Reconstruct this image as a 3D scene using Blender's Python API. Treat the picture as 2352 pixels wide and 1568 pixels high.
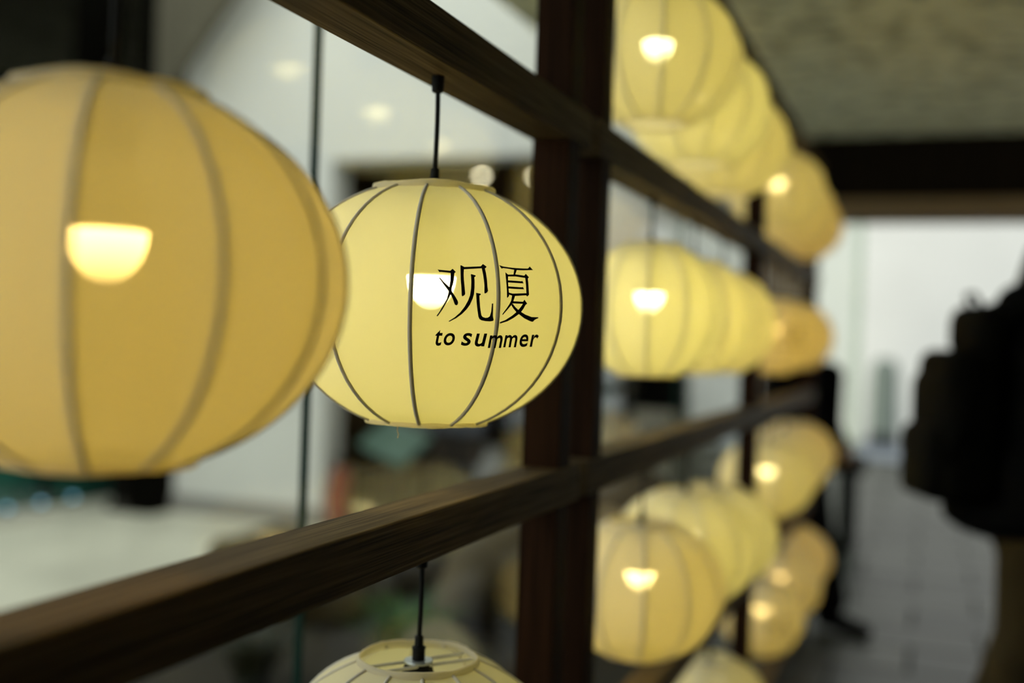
import bpy, bmesh, math, random
from mathutils import Vector, Matrix, geometry

random.seed(7)
sc = bpy.context.scene
for o in list(bpy.data.objects):
    bpy.data.objects.remove(o, do_unlink=True)
COL = sc.collection

# ------------------------------------------------------------------ camera
FPX = 2550.0
CAMZ = 1.30
YAW, PITCH, ROLL = math.radians(20.7), math.radians(-0.18), math.radians(1.95)
cam_d = bpy.data.cameras.new('camera')
cam = bpy.data.objects.new('camera', cam_d)
COL.objects.link(cam)
cam_d.sensor_width = 36.0
cam_d.lens = FPX * 36.0 / 2352.0
cam_d.clip_start = 0.02
cam_d.clip_end = 200
CAMR = (Matrix.Rotation(YAW, 3, 'Z') @ Matrix.Rotation(math.radians(90) + PITCH, 3, 'X')
        @ Matrix.Rotation(ROLL, 3, 'Z'))
cam.matrix_world = Matrix.Translation((0, 0, CAMZ)) @ CAMR.to_4x4()
cam_d.dof.use_dof = True
cam_d.dof.focus_distance = 1.10
cam_d.dof.aperture_fstop = 1.5
sc.camera = cam

# ------------------------------------------------------------------ sky (even overcast)
W = bpy.data.worlds.new('overcast_sky')
sc.world = W
W.use_nodes = True
wn = W.node_tree
wn.nodes['Background'].inputs[0].default_value = (0.97, 1.0, 0.965, 1)
wn.nodes['Background'].inputs[1].default_value = 1.5

sc.view_settings.view_transform = 'Standard'
sc.view_settings.look = 'None'
sc.view_settings.exposure = 0.0
sc.view_settings.gamma = 1.0
sc.view_settings.use_curve_mapping = False

# ------------------------------------------------------------------ helpers
def tag(o, label=None, cat=None, group=None, kind=None):
    if label: o['label'] = label
    if cat: o['category'] = cat
    if group: o['group'] = group
    if kind: o['kind'] = kind
    return o

def link(name, me, mat=None, parent=None, smooth=False, loc=None, rot=None):
    if mat is not None:
        if len(me.materials): me.materials.clear()
        for m in (mat if isinstance(mat, (list, tuple)) else [mat]):
            me.materials.append(m)
    if smooth:
        for p in me.polygons: p.use_smooth = True
    o = bpy.data.objects.new(name, me)
    COL.objects.link(o)
    if parent is not None: o.parent = parent
    if loc is not None: o.location = loc
    if rot is not None: o.rotation_euler = rot
    return o

def empty(name, loc=(0, 0, 0), rz=0.0, parent=None):
    o = bpy.data.objects.new(name, None)
    o.empty_display_size = 0.05
    COL.objects.link(o)
    o.location = loc
    o.rotation_euler = (0, 0, rz)
    if parent is not None: o.parent = parent
    return o

def to_mesh(bm, name):
    me = bpy.data.meshes.new(name)
    bm.normal_update()
    bm.to_mesh(me)
    bm.free()
    return me

def bm_box(bm, lo, hi, bevel=0.0, mi=0):
    vs = [bm.verts.new((x, y, z)) for x in (lo[0], hi[0]) for y in (lo[1], hi[1]) for z in (lo[2], hi[2])]
    idx = [(0, 1, 3, 2), (4, 6, 7, 5), (0, 4, 5, 1), (2, 3, 7, 6), (0, 2, 6, 4), (1, 5, 7, 3)]
    fs = [bm.faces.new([vs[i] for i in f]) for f in idx]
    for f in fs: f.material_index = mi
    if bevel > 0:
        es = list({e for f in fs for e in f.edges})
        bmesh.ops.bevel(bm, geom=es, offset=bevel, segments=2, affect='EDGES', profile=0.5)
    return fs

def box(name, lo, hi, mat, parent=None, bevel=0.0):
    bm = bmesh.new()
    bm_box(bm, lo, hi, bevel)
    return link(name, to_mesh(bm, name), mat, parent)

def bm_lathe(bm, prof, n=24, cap0=False, cap1=False, a0=0.0, a1=2 * math.pi, mi=0):
    closed = abs((a1 - a0) - 2 * math.pi) < 1e-6
    cols = n if closed else n + 1
    rows = []
    for r, z in prof:
        rows.append([bm.verts.new((r * math.cos(a0 + (a1 - a0) * i / n), r * math.sin(a0 + (a1 - a0) * i / n), z)) for i in range(cols)])
    for a, b in zip(rows[:-1], rows[1:]):
        for i in range(n):
            j = (i + 1) % cols
            f = bm.faces.new((a[i], a[j], b[j], b[i])); f.material_index = mi
    if cap0:
        f = bm.faces.new(list(reversed(rows[0]))); f.material_index = mi
    if cap1:
        f = bm.faces.new(rows[-1]); f.material_index = mi

def lathe_mesh(name, prof, n=24, cap0=True, cap1=True):
    bm = bmesh.new()
    bm_lathe(bm, prof, n, cap0, cap1)
    return to_mesh(bm, name)

def bm_tube(bm, pts, rad, n=8, caps=True):
    pts = [Vector(p) for p in pts]
    rads = rad if isinstance(rad, (list, tuple)) else [rad] * len(pts)
    rows = []
    ref = None
    for i, p in enumerate(pts):
        t = (pts[min(i + 1, len(pts) - 1)] - pts[max(i - 1, 0)]).normalized()
        if ref is None:
            ref = Vector((0, 0, 1)) if abs(t.z) < 0.9 else Vector((1, 0, 0))
        u = (ref - t * ref.dot(t)).normalized()
        v = t.cross(u)
        ref = u
        rows.append([bm.verts.new(p + (u * math.cos(2 * math.pi * k / n) + v * math.sin(2 * math.pi * k / n)) * rads[i]) for k in range(n)])
    for a, b in zip(rows[:-1], rows[1:]):
        for k in range(n):
            bm.faces.new((a[k], a[(k + 1) % n], b[(k + 1) % n], b[k]))
    if caps:
        bm.faces.new(list(reversed(rows[0]))); bm.faces.new(rows[-1])

def tube_mesh(name, pts, rad, n=8):
    bm = bmesh.new()
    bm_tube(bm, pts, rad, n)
    return to_mesh(bm, name)

def recalc(me):
    bm = bmesh.new(); bm.from_mesh(me)
    bmesh.ops.recalc_face_normals(bm, faces=bm.faces)
    bm.to_mesh(me); bm.free()
    return me

# ------------------------------------------------------------------ materials
def nm(name):
    m = bpy.data.materials.new(name)
    m.use_nodes = True
    nt = m.node_tree
    return m, nt, nt.nodes, nt.links, nt.nodes['Principled BSDF']

def plain(name, col, rough=0.6, metal=0.0, spec=0.5, noise=0.0, scale=8.0, bump=0.0):
    m, nt, N, L, b = nm(name)
    b.inputs['Base Color'].default_value = (*col, 1)
    b.inputs['Roughness'].default_value = rough
    b.inputs['Metallic'].default_value = metal
    b.inputs['Specular IOR Level'].default_value = spec
    if noise > 0 or bump > 0:
        tc = N.new('ShaderNodeTexCoord')
        nz = N.new('ShaderNodeTexNoise')
        nz.inputs['Scale'].default_value = scale
        nz.inputs['Detail'].default_value = 6
        L.new(tc.outputs['Object'], nz.inputs['Vector'])
        if noise > 0:
            cr = N.new('ShaderNodeValToRGB')
            cr.color_ramp.elements[0].position = 0.3
            cr.color_ramp.elements[1].position = 0.7
            cr.color_ramp.elements[0].color = (*[c * (1 - noise) for c in col], 1)
            cr.color_ramp.elements[1].color = (*[min(1, c * (1 + noise)) for c in col], 1)
            L.new(nz.outputs['Fac'], cr.inputs['Fac'])
            L.new(cr.outputs['Color'], b.inputs['Base Color'])
        if bump > 0:
            bp = N.new('ShaderNodeBump')
            bp.inputs['Strength'].default_value = bump
            bp.inputs['Distance'].default_value = 0.01
            L.new(nz.outputs['Fac'], bp.inputs['Height'])
            L.new(bp.outputs['Normal'], b.inputs['Normal'])
    return m

def vary_by_object(m, lo, hi):
    N = m.node_tree.nodes; L = m.node_tree.links; b = N['Principled BSDF']
    src = b.inputs['Base Color'].links[0].from_socket
    oi = N.new('ShaderNodeObjectInfo'); mr = N.new('ShaderNodeMapRange')
    mr.inputs['To Min'].default_value = lo; mr.inputs['To Max'].default_value = hi
    L.new(oi.outputs['Random'], mr.inputs['Value'])
    mx = N.new('ShaderNodeVectorMath'); mx.operation = 'SCALE'
    L.new(src, mx.inputs[0]); L.new(mr.outputs[0], mx.inputs['Scale'])
    L.new(mx.outputs[0], b.inputs['Base Color'])

def wood(name, dark, light, axis='Y', rough=0.5, fine=1.0):
    m, nt, N, L, b = nm(name)
    tc = N.new('ShaderNodeTexCoord')
    mp = N.new('ShaderNodeMapping')
    s = [120.0 * fine, 120.0 * fine, 120.0 * fine]
    s['XYZ'.index(axis)] = 2.2 * fine
    mp.inputs['Scale'].default_value = s
    L.new(tc.outputs['Object'], mp.inputs['Vector'])
    n1 = N.new('ShaderNodeTexNoise'); n1.inputs['Scale'].default_value = 1.0
    n1.inputs['Detail'].default_value = 9; n1.inputs['Roughness'].default_value = 0.65
    n1.inputs['Distortion'].default_value = 0.4
    L.new(mp.outputs['Vector'], n1.inputs['Vector'])
    mp2 = N.new('ShaderNodeMapping')
    s2 = [480.0, 480.0, 480.0]; s2['XYZ'.index(axis)] = 6.0
    mp2.inputs['Scale'].default_value = s2
    L.new(tc.outputs['Object'], mp2.inputs['Vector'])
    n2 = N.new('ShaderNodeTexNoise'); n2.inputs['Scale'].default_value = 1.0; n2.inputs['Detail'].default_value = 4
    L.new(mp2.outputs['Vector'], n2.inputs['Vector'])
    mx = N.new('ShaderNodeMath'); mx.operation = 'MULTIPLY'
    L.new(n1.outputs['Fac'], mx.inputs[0]); L.new(n2.outputs['Fac'], mx.inputs[1])
    cr = N.new('ShaderNodeValToRGB')
    cr.color_ramp.elements[0].position = 0.12; cr.color_ramp.elements[0].color = (*dark, 1)
    cr.color_ramp.elements[1].position = 0.38; cr.color_ramp.elements[1].color = (*light, 1)
    L.new(mx.outputs[0], cr.inputs['Fac'])
    L.new(cr.outputs['Color'], b.inputs['Base Color'])
    b.inputs['Roughness'].default_value = rough
    b.inputs['Specular IOR Level'].default_value = 0.03
    bp = N.new('ShaderNodeBump'); bp.inputs['Strength'].default_value = 0.5; bp.inputs['Distance'].default_value = 0.002
    L.new(mx.outputs[0], bp.inputs['Height']); L.new(bp.outputs['Normal'], b.inputs['Normal'])
    return m

def fabric(name, col, transl, transp, tcol=None):
    m = bpy.data.materials.new(name); m.use_nodes = True
    nt = m.node_tree; N = nt.nodes; L = nt.links
    N.remove(N['Principled BSDF'])
    out = N['Material Output']
    d = N.new('ShaderNodeBsdfDiffuse'); d.inputs['Color'].default_value = (*col, 1)
    t = N.new('ShaderNodeBsdfTranslucent'); t.inputs['Color'].default_value = (*(tcol or col), 1)
    x = N.new('ShaderNodeBsdfTransparent')
    tc = N.new('ShaderNodeTexCoord')
    nz = N.new('ShaderNodeTexNoise'); nz.inputs['Scale'].default_value = 900; nz.inputs['Detail'].default_value = 2
    L.new(tc.outputs['Object'], nz.inputs['Vector'])
    bp = N.new('ShaderNodeBump'); bp.inputs['Strength'].default_value = 0.10; bp.inputs['Distance'].default_value = 0.0005
    L.new(nz.outputs['Fac'], bp.inputs['Height'])
    L.new(bp.outputs['Normal'], d.inputs['Normal'])
    m1 = N.new('ShaderNodeMixShader'); m1.inputs[0].default_value = transl
    L.new(d.outputs[0], m1.inputs[1]); L.new(t.outputs[0], m1.inputs[2])
    m2 = N.new('ShaderNodeMixShader'); m2.inputs[0].default_value = transp
    L.new(m1.outputs[0], m2.inputs[1]); L.new(x.outputs[0], m2.inputs[2])
    L.new(m2.outputs[0], out.inputs['Surface'])
    return m

def emitter(name, col, strength, rim=False):
    m = bpy.data.materials.new(name); m.use_nodes = True
    N = m.node_tree.nodes; L = m.node_tree.links
    N.remove(N['Principled BSDF'])
    e = N.new('ShaderNodeEmission')
    e.inputs[0].default_value = (*col, 1); e.inputs[1].default_value = strength
    if rim:
        tc = N.new('ShaderNodeTexCoord'); sp = N.new('ShaderNodeSeparateXYZ')
        L.new(tc.outputs['Generated'], sp.inputs[0])
        mr = N.new('ShaderNodeMapRange'); mr.inputs['From Min'].default_value = 0.0; mr.inputs['From Max'].default_value = 1.0
        mr.inputs['To Min'].default_value = strength * 0.22; mr.inputs['To Max'].default_value = strength * 1.95
        L.new(sp.outputs['Z'], mr.inputs['Value']); L.new(mr.outputs[0], e.inputs[1])
    L.new(e.outputs[0], N['Material Output'].inputs['Surface'])
    return m

def glass(name, tint, ior=1.36):
    m = bpy.data.materials.new(name); m.use_nodes = True
    N = m.node_tree.nodes; L = m.node_tree.links
    N.remove(N['Principled BSDF'])
    t = N.new('ShaderNodeBsdfTransparent'); t.inputs[0].default_value = (*tint, 1)
    g = N.new('ShaderNodeBsdfGlossy'); g.inputs['Roughness'].default_value = 0.0
    lw = N.new('ShaderNodeLayerWeight'); lw.inputs['Blend'].default_value = 0.5
    pw = N.new('ShaderNodeMath'); pw.operation = 'POWER'; pw.inputs[1].default_value = 5.0
    L.new(lw.outputs['Facing'], pw.inputs[0])
    f0 = ((ior - 1) / (ior + 1)) ** 2
    ma = N.new('ShaderNodeMath'); ma.operation = 'MULTIPLY_ADD'; ma.inputs[1].default_value = 1 - f0; ma.inputs[2].default_value = f0
    L.new(pw.outputs[0], ma.inputs[0])
    mx = N.new('ShaderNodeMixShader')
    L.new(ma.outputs[0], mx.inputs[0]); L.new(t.outputs[0], mx.inputs[1]); L.new(g.outputs[0], mx.inputs[2])
    L.new(mx.outputs[0], N['Material Output'].inputs['Surface'])
    return m

M = {}
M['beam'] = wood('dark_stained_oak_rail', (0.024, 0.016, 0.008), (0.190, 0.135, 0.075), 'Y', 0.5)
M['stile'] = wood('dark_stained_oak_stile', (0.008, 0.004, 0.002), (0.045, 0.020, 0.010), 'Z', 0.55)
M['fabric'] = fabric('white_lantern_cloth', (0.90, 0.885, 0.84), 0.43, 0.115, (0.95, 0.87, 0.36))
M['hem'] = fabric('doubled_cloth_hem', (0.86, 0.83, 0.76), 0.50, 0.0, (0.92, 0.82, 0.45))
M['rib'] = fabric('cloth_wrapped_rib', (0.80, 0.77, 0.70), 0.16, 0.0)
M['wire'] = plain('white_painted_wire', (0.78, 0.78, 0.74), 0.4)
M['washer'] = plain('pale_metal_washer', (0.55, 0.60, 0.62), 0.3, 0.6)
M['black'] = plain('black_plastic', (0.005, 0.005, 0.005), 0.6, spec=0.2)
M['housing'] = plain('bulb_housing', (0.70, 0.66, 0.55), 0.5)
M['ink'] = plain('black_print', (0.006, 0.005, 0.005), 0.7, spec=0.2)
M['thread'] = plain('loose_thread', (0.75, 0.62, 0.36), 0.8)
M['glass'] = glass('clear_glass', (0.955, 0.975, 0.955))
M['glass_edge'] = plain('green_glass_edge', (0.004, 0.030, 0.022), 0.5, spec=0.15)

# ------------------------------------------------------------------ the setting
def rough_ceiling():
    m, nt, N, L, b = nm('straw_plaster_ceiling')
    tc = N.new('ShaderNodeTexCoord')
    mp = N.new('ShaderNodeMapping'); mp.inputs['Scale'].default_value = (9, 10, 10)
    L.new(tc.outputs['Object'], mp.inputs['Vector'])
    n1 = N.new('ShaderNodeTexNoise'); n1.inputs['Scale'].default_value = 1.0; n1.inputs['Detail'].default_value = 5
    n1.inputs['Distortion'].default_value = 0.7
    L.new(mp.outputs['Vector'], n1.inputs['Vector'])
    n2 = N.new('ShaderNodeTexNoise'); n2.inputs['Scale'].default_value = 1.6; n2.inputs['Detail'].default_value = 3
    L.new(tc.outputs['Object'], n2.inputs['Vector'])
    cr = N.new('ShaderNodeValToRGB')
    cr.color_ramp.elements[0].position = 0.34; cr.color_ramp.elements[0].color = (0.40, 0.40, 0.28, 1)
    cr.color_ramp.elements[1].position = 0.52; cr.color_ramp.elements[1].color = (0.95, 0.95, 0.72, 1)
    L.new(n1.outputs['Fac'], cr.inputs['Fac'])
    mx = N.new('ShaderNodeMix'); mx.data_type = 'RGBA'; mx.blend_type = 'MULTIPLY'
    mx.inputs['Factor'].default_value = 0.6
    L.new(cr.outputs['Color'], mx.inputs['A']); L.new(n2.outputs['Color'], mx.inputs['B'])
    L.new(cr.outputs['Color'], b.inputs['Base Color'])
    b.inputs['Roughness'].default_value = 0.9
    b.inputs['Specular IOR Level'].default_value = 0.15
    bp = N.new('ShaderNodeBump'); bp.inputs['Strength'].default_value = 1.0; bp.inputs['Distance'].default_value = 0.03
    L.new(n1.outputs['Fac'], bp.inputs['Height']); L.new(bp.outputs['Normal'], b.inputs['Normal'])
    return m

M['ceiling'] = rough_ceiling()
M['white_wall'] = plain('white_render', (0.86, 0.865, 0.83), 0.85, noise=0.04, scale=1.2, bump=0.1)
M['dark_wall'] = wood('dark_panelling', (0.008, 0.006, 0.004), (0.02, 0.014, 0.009), 'Z', 0.8, 0.2)
M['header'] = wood('brown_timber_header', (0.18, 0.12, 0.065), (0.34, 0.24, 0.14), 'X', 0.55, 0.4)
M['tile'] = plain('grey_slate_tile', (0.030, 0.032, 0.026), 0.45, spec=0.36, noise=0.35, scale=5, bump=0.15)
vary_by_object(M['tile'], 0.45, 1.7)
M['grout'] = plain('dark_grout', (0.012, 0.012, 0.010), 0.9, spec=0.1)
M['paving'] = plain('beige_paving', (0.78, 0.76, 0.62), 0.7, noise=0.22, scale=0.9, bump=0.05)
M['kerb'] = plain('pale_stone_kerb', (0.62, 0.61, 0.54), 0.7, noise=0.1)
M['soil'] = plain('dark_soil', (0.022, 0.018, 0.010), 0.95, noise=0.5, scale=6, bump=0.6)
M['brown_room'] = wood('brown_shop_timber', (0.10, 0.065, 0.03), (0.22, 0.15, 0.08), 'X', 0.6, 0.15)
M['dark_clad'] = plain('black_cladding', (0.004, 0.004, 0.003), 0.7, spec=0.0, noise=0.3, scale=3)
M['green_glass'] = plain('green_tinted_glass', (0.02, 0.10, 0.075), 0.08, noise=0.45, scale=2.2)
M['terrace'] = plain('blue_grey_terrace', (0.20, 0.23, 0.27), 0.5, noise=0.1)

GX = -0.95           # glass wall plane
CEIL = CAMZ + 1.215
PY = 6.65            # portal and courtyard wall plane

# interior floor with separate tiles
floor = box('floor', (GX, -3.0, -0.12), (2.4, 14.0, -0.014), M['grout'])
tag(floor, kind='structure')
TW, TL = 0.60, 0.40
TILE = {}
def tile_mesh(w):
    key = round(w, 3)
    if key not in TILE:
        bm = bmesh.new()
        bm_box(bm, (0, 0, -0.03), (w - 0.014, TL - 0.014, 0.0), 0.004)
        TILE[key] = to_mesh(bm, 'tile'); TILE[key].materials.append(M['tile'])
    return TILE[key]
nrow, y = 0, 2.0
while y < 14.0 - TL:
    x = GX + 0.01 - (nrow % 2) * 0.3
    while x < 2.39:
        x0, x1 = max(x, GX + 0.01), min(x + TW, 2.39)
        if x1 - x0 > 0.05:
            link('tile', tile_mesh(x1 - x0), None, floor, loc=(x0, y, random.uniform(-0.001, 0.001)))
        x += TW
    y += TL
    nrow += 1

bm = bmesh.new(); bm_box(bm, (-1.50, -3.0, CEIL), (2.4, PY + 0.15, CEIL + 0.25))
ceiling = link('ceiling', to_mesh(bm, 'ceiling'), M['ceiling']); tag(ceiling, kind='structure')
tag(box('wall_right', (2.4, -3.0, -0.1), (2.6, 3.1, CEIL + 0.2), M['dark_wall']), kind='structure')
tag(box('wall_back', (GX, -3.2, -0.1), (2.4, -3.0, CEIL + 0.2), M['dark_wall']), kind='structure')

# portal header across the corridor
hd = box('trim_1', (GX, PY - 0.02, CAMZ + 0.86), (2.4, PY + 0.30, CEIL), M['dark_wall']); tag(hd, kind='structure')
hd2 = box('trim_2', (GX, PY - 0.04, CAMZ + 0.755), (2.4, PY + 0.34, CAMZ + 0.86), M['header']); tag(hd2, kind='structure')

# glass side wall of the corridor: frameless panes, polished green edges
def pane(name, p0, p1, th, axis):
    """pane spanning p0..p1 (x,y,z); thin along axis; thin rim faces use the green edge material"""
    bm = bmesh.new()
    fs = bm_box(bm, p0, p1)
    bm.normal_update()
    for f in fs:
        f.material_index = 0 if abs(f.normal['xyz'.index(axis)]) > 0.5 else 1
    o = link(name, to_mesh(bm, name), [M['glass'], M['glass_edge']])
    return tag(o, kind='structure')

pane('window_1', (GX - 0.006, -2.9, 0.0), (GX + 0.006, 1.571, CEIL), 0.012, 'x')
pane('window_2', (GX - 0.006, 1.580, 0.0), (GX + 0.006, 4.395, CEIL), 0.012, 'x')
pane('window_3', (GX - 0.006, 4.405, 0.0), (GX + 0.006, PY - 0.05, CEIL), 0.012, 'x')
# sidelight in the portal
pane('window_4', (GX + 0.02, PY + 0.10, 0.0), (-0.425, PY + 0.115, CAMZ + 0.755), 0.015, 'y')
cl = box('trim_3', (-0.425, PY + 0.07, 0.0), (-0.385, PY + 0.145, CAMZ + 0.755),
         glass('greenish_post_glass', (0.80, 0.86, 0.80))); tag(cl, kind='structure')

# courtyard: paving, planting bed, white walls
pav = box('floor_courtyard', (-13.0, -6.0, -0.15), (GX, 18.0, -0.02), M['paving']); tag(pav, kind='structure')
bed = box('floor_planting_bed', (-3.45, -0.5, -0.02), (GX - 0.012, 5.2, 0.06), M['soil']); tag(bed, kind='structure')
far = box('floor_terrace', (GX, 14.0, -0.12), (9.0, 18.0, -0.01), M['terrace']); tag(far, kind='structure')
tag(box('wall_sky_blocker', (6.6, 1.0, -0.1), (6.9, 14.0, 4.2), M['dark_wall']), kind='structure')  # added unseen dark wall, keeps sky light off the rail fronts
tag(box('floor_reflection_darkener', (2.4, PY + 0.1, -0.12), (9.0, 14.0, -0.02), M['soil']), kind='structure')  # added dark ground out of view, keeps reflections in the glass dark
side = box('floor_light_bounce', (2.4, 2.0, -0.12), (9.0, PY + 0.1, -0.02), M['paving']); tag(side, kind='structure')  # added pale ground out of view, bounces daylight up to the ceiling

OX0, OX1, LZ = -3.84, -1.98, CAMZ + 1.165
bm = bmesh.new()
bm_box(bm, (-5.05, PY - 0.05, -0.02), (OX0, PY + 0.20, 4.4))
bm_box(bm, (OX0, PY - 0.05, LZ), (OX1, PY + 0.20, 4.4))
bm_box(bm, (OX1, PY - 0.05, -0.02), (GX - 0.02, PY + 0.20, 4.4))
wl = link('wall_courtyard', to_mesh(bm, 'wall_courtyard'), M['white_wall']); tag(wl, kind='structure')
bs = box('baseboard_courtyard', (-5.05, PY - 0.075, -0.02), (OX0, PY - 0.05, 0.10), plain('grey_skirting', (0.30, 0.29, 0.27), 0.7)); tag(bs, kind='structure')
fw = box('wall_far', (-6.0, 17.0, -0.1), (9.0, 17.3, 5.5), M['white_wall']); tag(fw, kind='structure')

# shop room behind the opening
room = box('floor_shop', (-5.0, PY - 0.05, -0.02), (-1.2, 10.0, 0.0), M['brown_room']); tag(room, kind='structure')
tag(box('wall_shop_back', (-5.0, 10.0, -0.02), (-1.2, 10.15, 3.0), M['brown_room']), kind='structure')
tag(box('wall_shop_left', (-5.15, PY + 0.20, -0.02), (-5.0, 10.15, 3.0), M['brown_room']), kind='structure')
tag(box('wall_shop_right', (-1.2, PY + 0.20, -0.02), (-1.05, 10.15, 3.0), M['brown_room']), kind='structure')
tag(box('ceiling_shop', (-5.15, PY + 0.20, 3.0), (-1.05, 10.15, 3.15), M['brown_room']), kind='structure')

# ------------------------------------------------------------------ lantern frames (two modules of rails and stiles)
DF, DB = 0.4945, 0.5575                      # front and back distance from the camera line
RAILS = [(0.785, 0.840), (0.290, 0.346), (-0.242, -0.187), (-0.740, -0.685), (-1.235, -1.180)]

def frame_module(name, y0, y1, stiles, label):
    root = empty(name, (-(DF + DB) / 2, (y0 + y1) / 2, 0.0))
    cy = (y0 + y1) / 2
    w = (DB - DF) / 2
    for zb, zt in RAILS:
        bm = bmesh.new()
        bm_box(bm, (-w, y0 - cy, CAMZ + zb), (w, y1 - cy, CAMZ + zt), 0.0022)
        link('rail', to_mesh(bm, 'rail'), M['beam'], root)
    for s in stiles:
        bm = bmesh.new()
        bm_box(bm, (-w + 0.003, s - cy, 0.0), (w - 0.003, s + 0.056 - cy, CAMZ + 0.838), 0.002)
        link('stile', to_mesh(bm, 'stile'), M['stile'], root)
    tag(root, label, 'lattice frame', 'timber frames that carry the lanterns')
    return root

frame_module('lantern_frame', -1.60, 1.621, [-1.55, -0.25, 1.523], 'dark timber rail frame in the foreground carrying the nearest lanterns')
frame_module('lantern_frame', 1.658, 5.310, [1.690, 3.470, 5.220], 'dark timber rail frame beyond the near post, running away from the camera')

# ------------------------------------------------------------------ lanterns
NR = 12
class Kind:
    def __init__(s, R, H, rt, zeq, bu, bl, z0, z1):
        s.R, s.H, s.rt, s.zeq, s.bu, s.bl, s.z0, s.z1 = R, H, rt, zeq, bu, bl, z0, z1
    def prof(s, z):
        b = s.bu if z > s.zeq else s.bl
        return s.R * math.sqrt(max(0.0, 1 - ((z - s.zeq) / b) ** 2))
    def surf(s, phi, z):
        """radius of the stretched cloth: rib arcs joined by nearly flat panels"""
        r = s.prof(z)
        h = math.pi / NR
        q = (phi % (2 * h)) - h
        chord = math.cos(h) / math.cos(q)
        sag = 1.0 - 0.002 * math.cos(q / h * math.pi / 2)
        return r * chord * sag

def mk_kind(R, H, rt, zeq=None):
    z0, z1 = 0.004, H - 0.0065
    zeq = zeq if zeq else (z0 + z1) / 2
    k = math.sqrt(1 - (rt / R) ** 2)
    return Kind(R, H, rt, zeq, (z1 - zeq) / k, (zeq - z0) / k, z0, z1)

WIDE = mk_kind(0.169, 0.264, 0.067, 0.131)
ROUND = mk_kind(0.146, 0.264, 0.058)

def lantern_meshes(K):
    D = {}
    NV, NH = 26, 8
    zs = []
    for i in range(NV + 1):                       # even steps along the curve
        a0 = -math.asin((K.zeq - K.z0) / K.bl); a1 = math.asin((K.z1 - K.zeq) / K.bu)
        a = a0 + (a1 - a0) * i / NV
        zs.append(K.zeq + (K.bu if a > 0 else K.bl) * math.sin(a))
    bm = bmesh.new()
    h = 2 * math.pi / NR
    rows = []
    for z in zs:
        rows.append([bm.verts.new((K.surf(h * j / NH, z) * math.cos(h * j / NH), K.surf(h * j / NH, z) * math.sin(h * j / NH), z)) for j in range(NH + 1)])
    for a, b in zip(rows[:-1], rows[1:]):
        for j in range(NH):
            bm.faces.new((a[j], a[j + 1], b[j + 1], b[j]))
    D['panel'] = to_mesh(bm, 'shade_panel'); D['panel'].materials.append(M['fabric'])
    D['rib'] = tube_mesh('rib', [(K.prof(z) - 0.0008, 0, z) for z in zs], 0.0023, 8); D['rib'].materials.append(M['rib'])
    # hems: soft folded bands around a wire, a little uneven
    rnd = random.Random(3)
    def hem(z, up):
        bm = bmesh.new()
        n = 60
        prof = [(0.0002, -0.004 * up), (0.0012, -0.001 * up), (0.0014, 0.002 * up), (0.0008, 0.005 * up), (-0.0012, 0.0062 * up), (-0.0030, 0.0050 * up), (-0.0034, 0.001 * up)]
        rws = []
        jit = [0.0007 * math.sin(5 * i * 2 * math.pi / n + 1) + rnd.uniform(-0.0004, 0.0004) for i in range(n)]
        for i in range(n):
            a = 2 * math.pi * i / n
            rws.append([bm.verts.new(((K.rt + p + jit[i]) * math.cos(a), (K.rt + p + jit[i]) * math.sin(a), z + q + jit[i] * up)) for p, q in prof])
        for i in range(n):
            A, B = rws[i], rws[(i + 1) % n]
            for k in range(len(prof) - 1):
                k2 = k + 1
                bm.faces.new((A[k], B[k], B[k2], A[k2]))
        me = recalc(to_mesh(bm, 'hem'))
        for p in me.polygons: p.use_smooth = True
        me.materials.append(M['hem'])
        return me
    D['top'] = hem(K.z1, 1)
    D['bottom'] = hem(K.z0, -0.65)
    # carrier wires across the top ring and the washer that grips the socket
    zc = K.H - 0.010
    rr = K.rt - 0.002
    D['wire'] = []
    for off in (-0.0115, 0.0115):
        c = math.sqrt(rr * rr - off * off)
        me = tube_mesh('carrier_wire', [(-c, off, zc), (c, off, zc)], 0.0019, 8); me.materials.append(M['wire'])
        D['wire'].append(me)
    D['washer'] = lathe_mesh('washer', [(0.016, zc + 0.0015), (0.0165, zc + 0.003), (0.016, zc + 0.0045)], 28); D['washer'].materials.append(M['washer'])
    D['socket'] = lathe_mesh('socket', [(0.0195, zc - 0.030), (0.0200, zc - 0.018), (0.0170, zc - 0.006), (0.0150, zc + 0.000), (0.0150, zc + 0.0016), (0.0072, zc + 0.0046),
                                        (0.0072, zc + 0.016), (0.0078, zc + 0.0165), (0.0078, zc + 0.019), (0.0052, zc + 0.0195), (0.0049, zc + 0.031), (0.0034, zc + 0.032)], 20)
    D['socket'].materials.append(M['black'])
    zb = K.zeq + 0.033                             # flat top of the bulb's glowing half
    D['housing'] = lathe_mesh('bulb', [(0.0270, zb + 0.0002), (0.0274, zb + 0.004), (0.0255, zb + 0.022), (0.0190, zb + 0.040), (0.0140, zc - 0.029)], 24)
    D['housing'].materials.append(M['housing'])
    pr = [(0.0276 * math.cos(t), zb - 0.0365 * math.sin(t)) for t in [math.radians(a) for a in (89, 75, 60, 45, 30, 15, 0)]]
    D['diff'] = lathe_mesh('bulb_diffuser', pr, 20)
    for key in ('panel', 'rib', 'socket', 'housing', 'diff'):
        recalc(D[key])
        if key == 'panel':
            bmx = bmesh.new(); bmx.from_mesh(D[key])
            if sum((f.normal.dot(Vector((f.calc_center_median().x, f.calc_center_median().y, 0)))) for f in bmx.faces) < 0:
                bmesh.ops.reverse_faces(bmx, faces=bmx.faces)
            bmx.to_mesh(D[key]); bmx.free()
        if key != 'socket':
            for p in D[key].polygons: p.use_smooth = True
    return D

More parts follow.
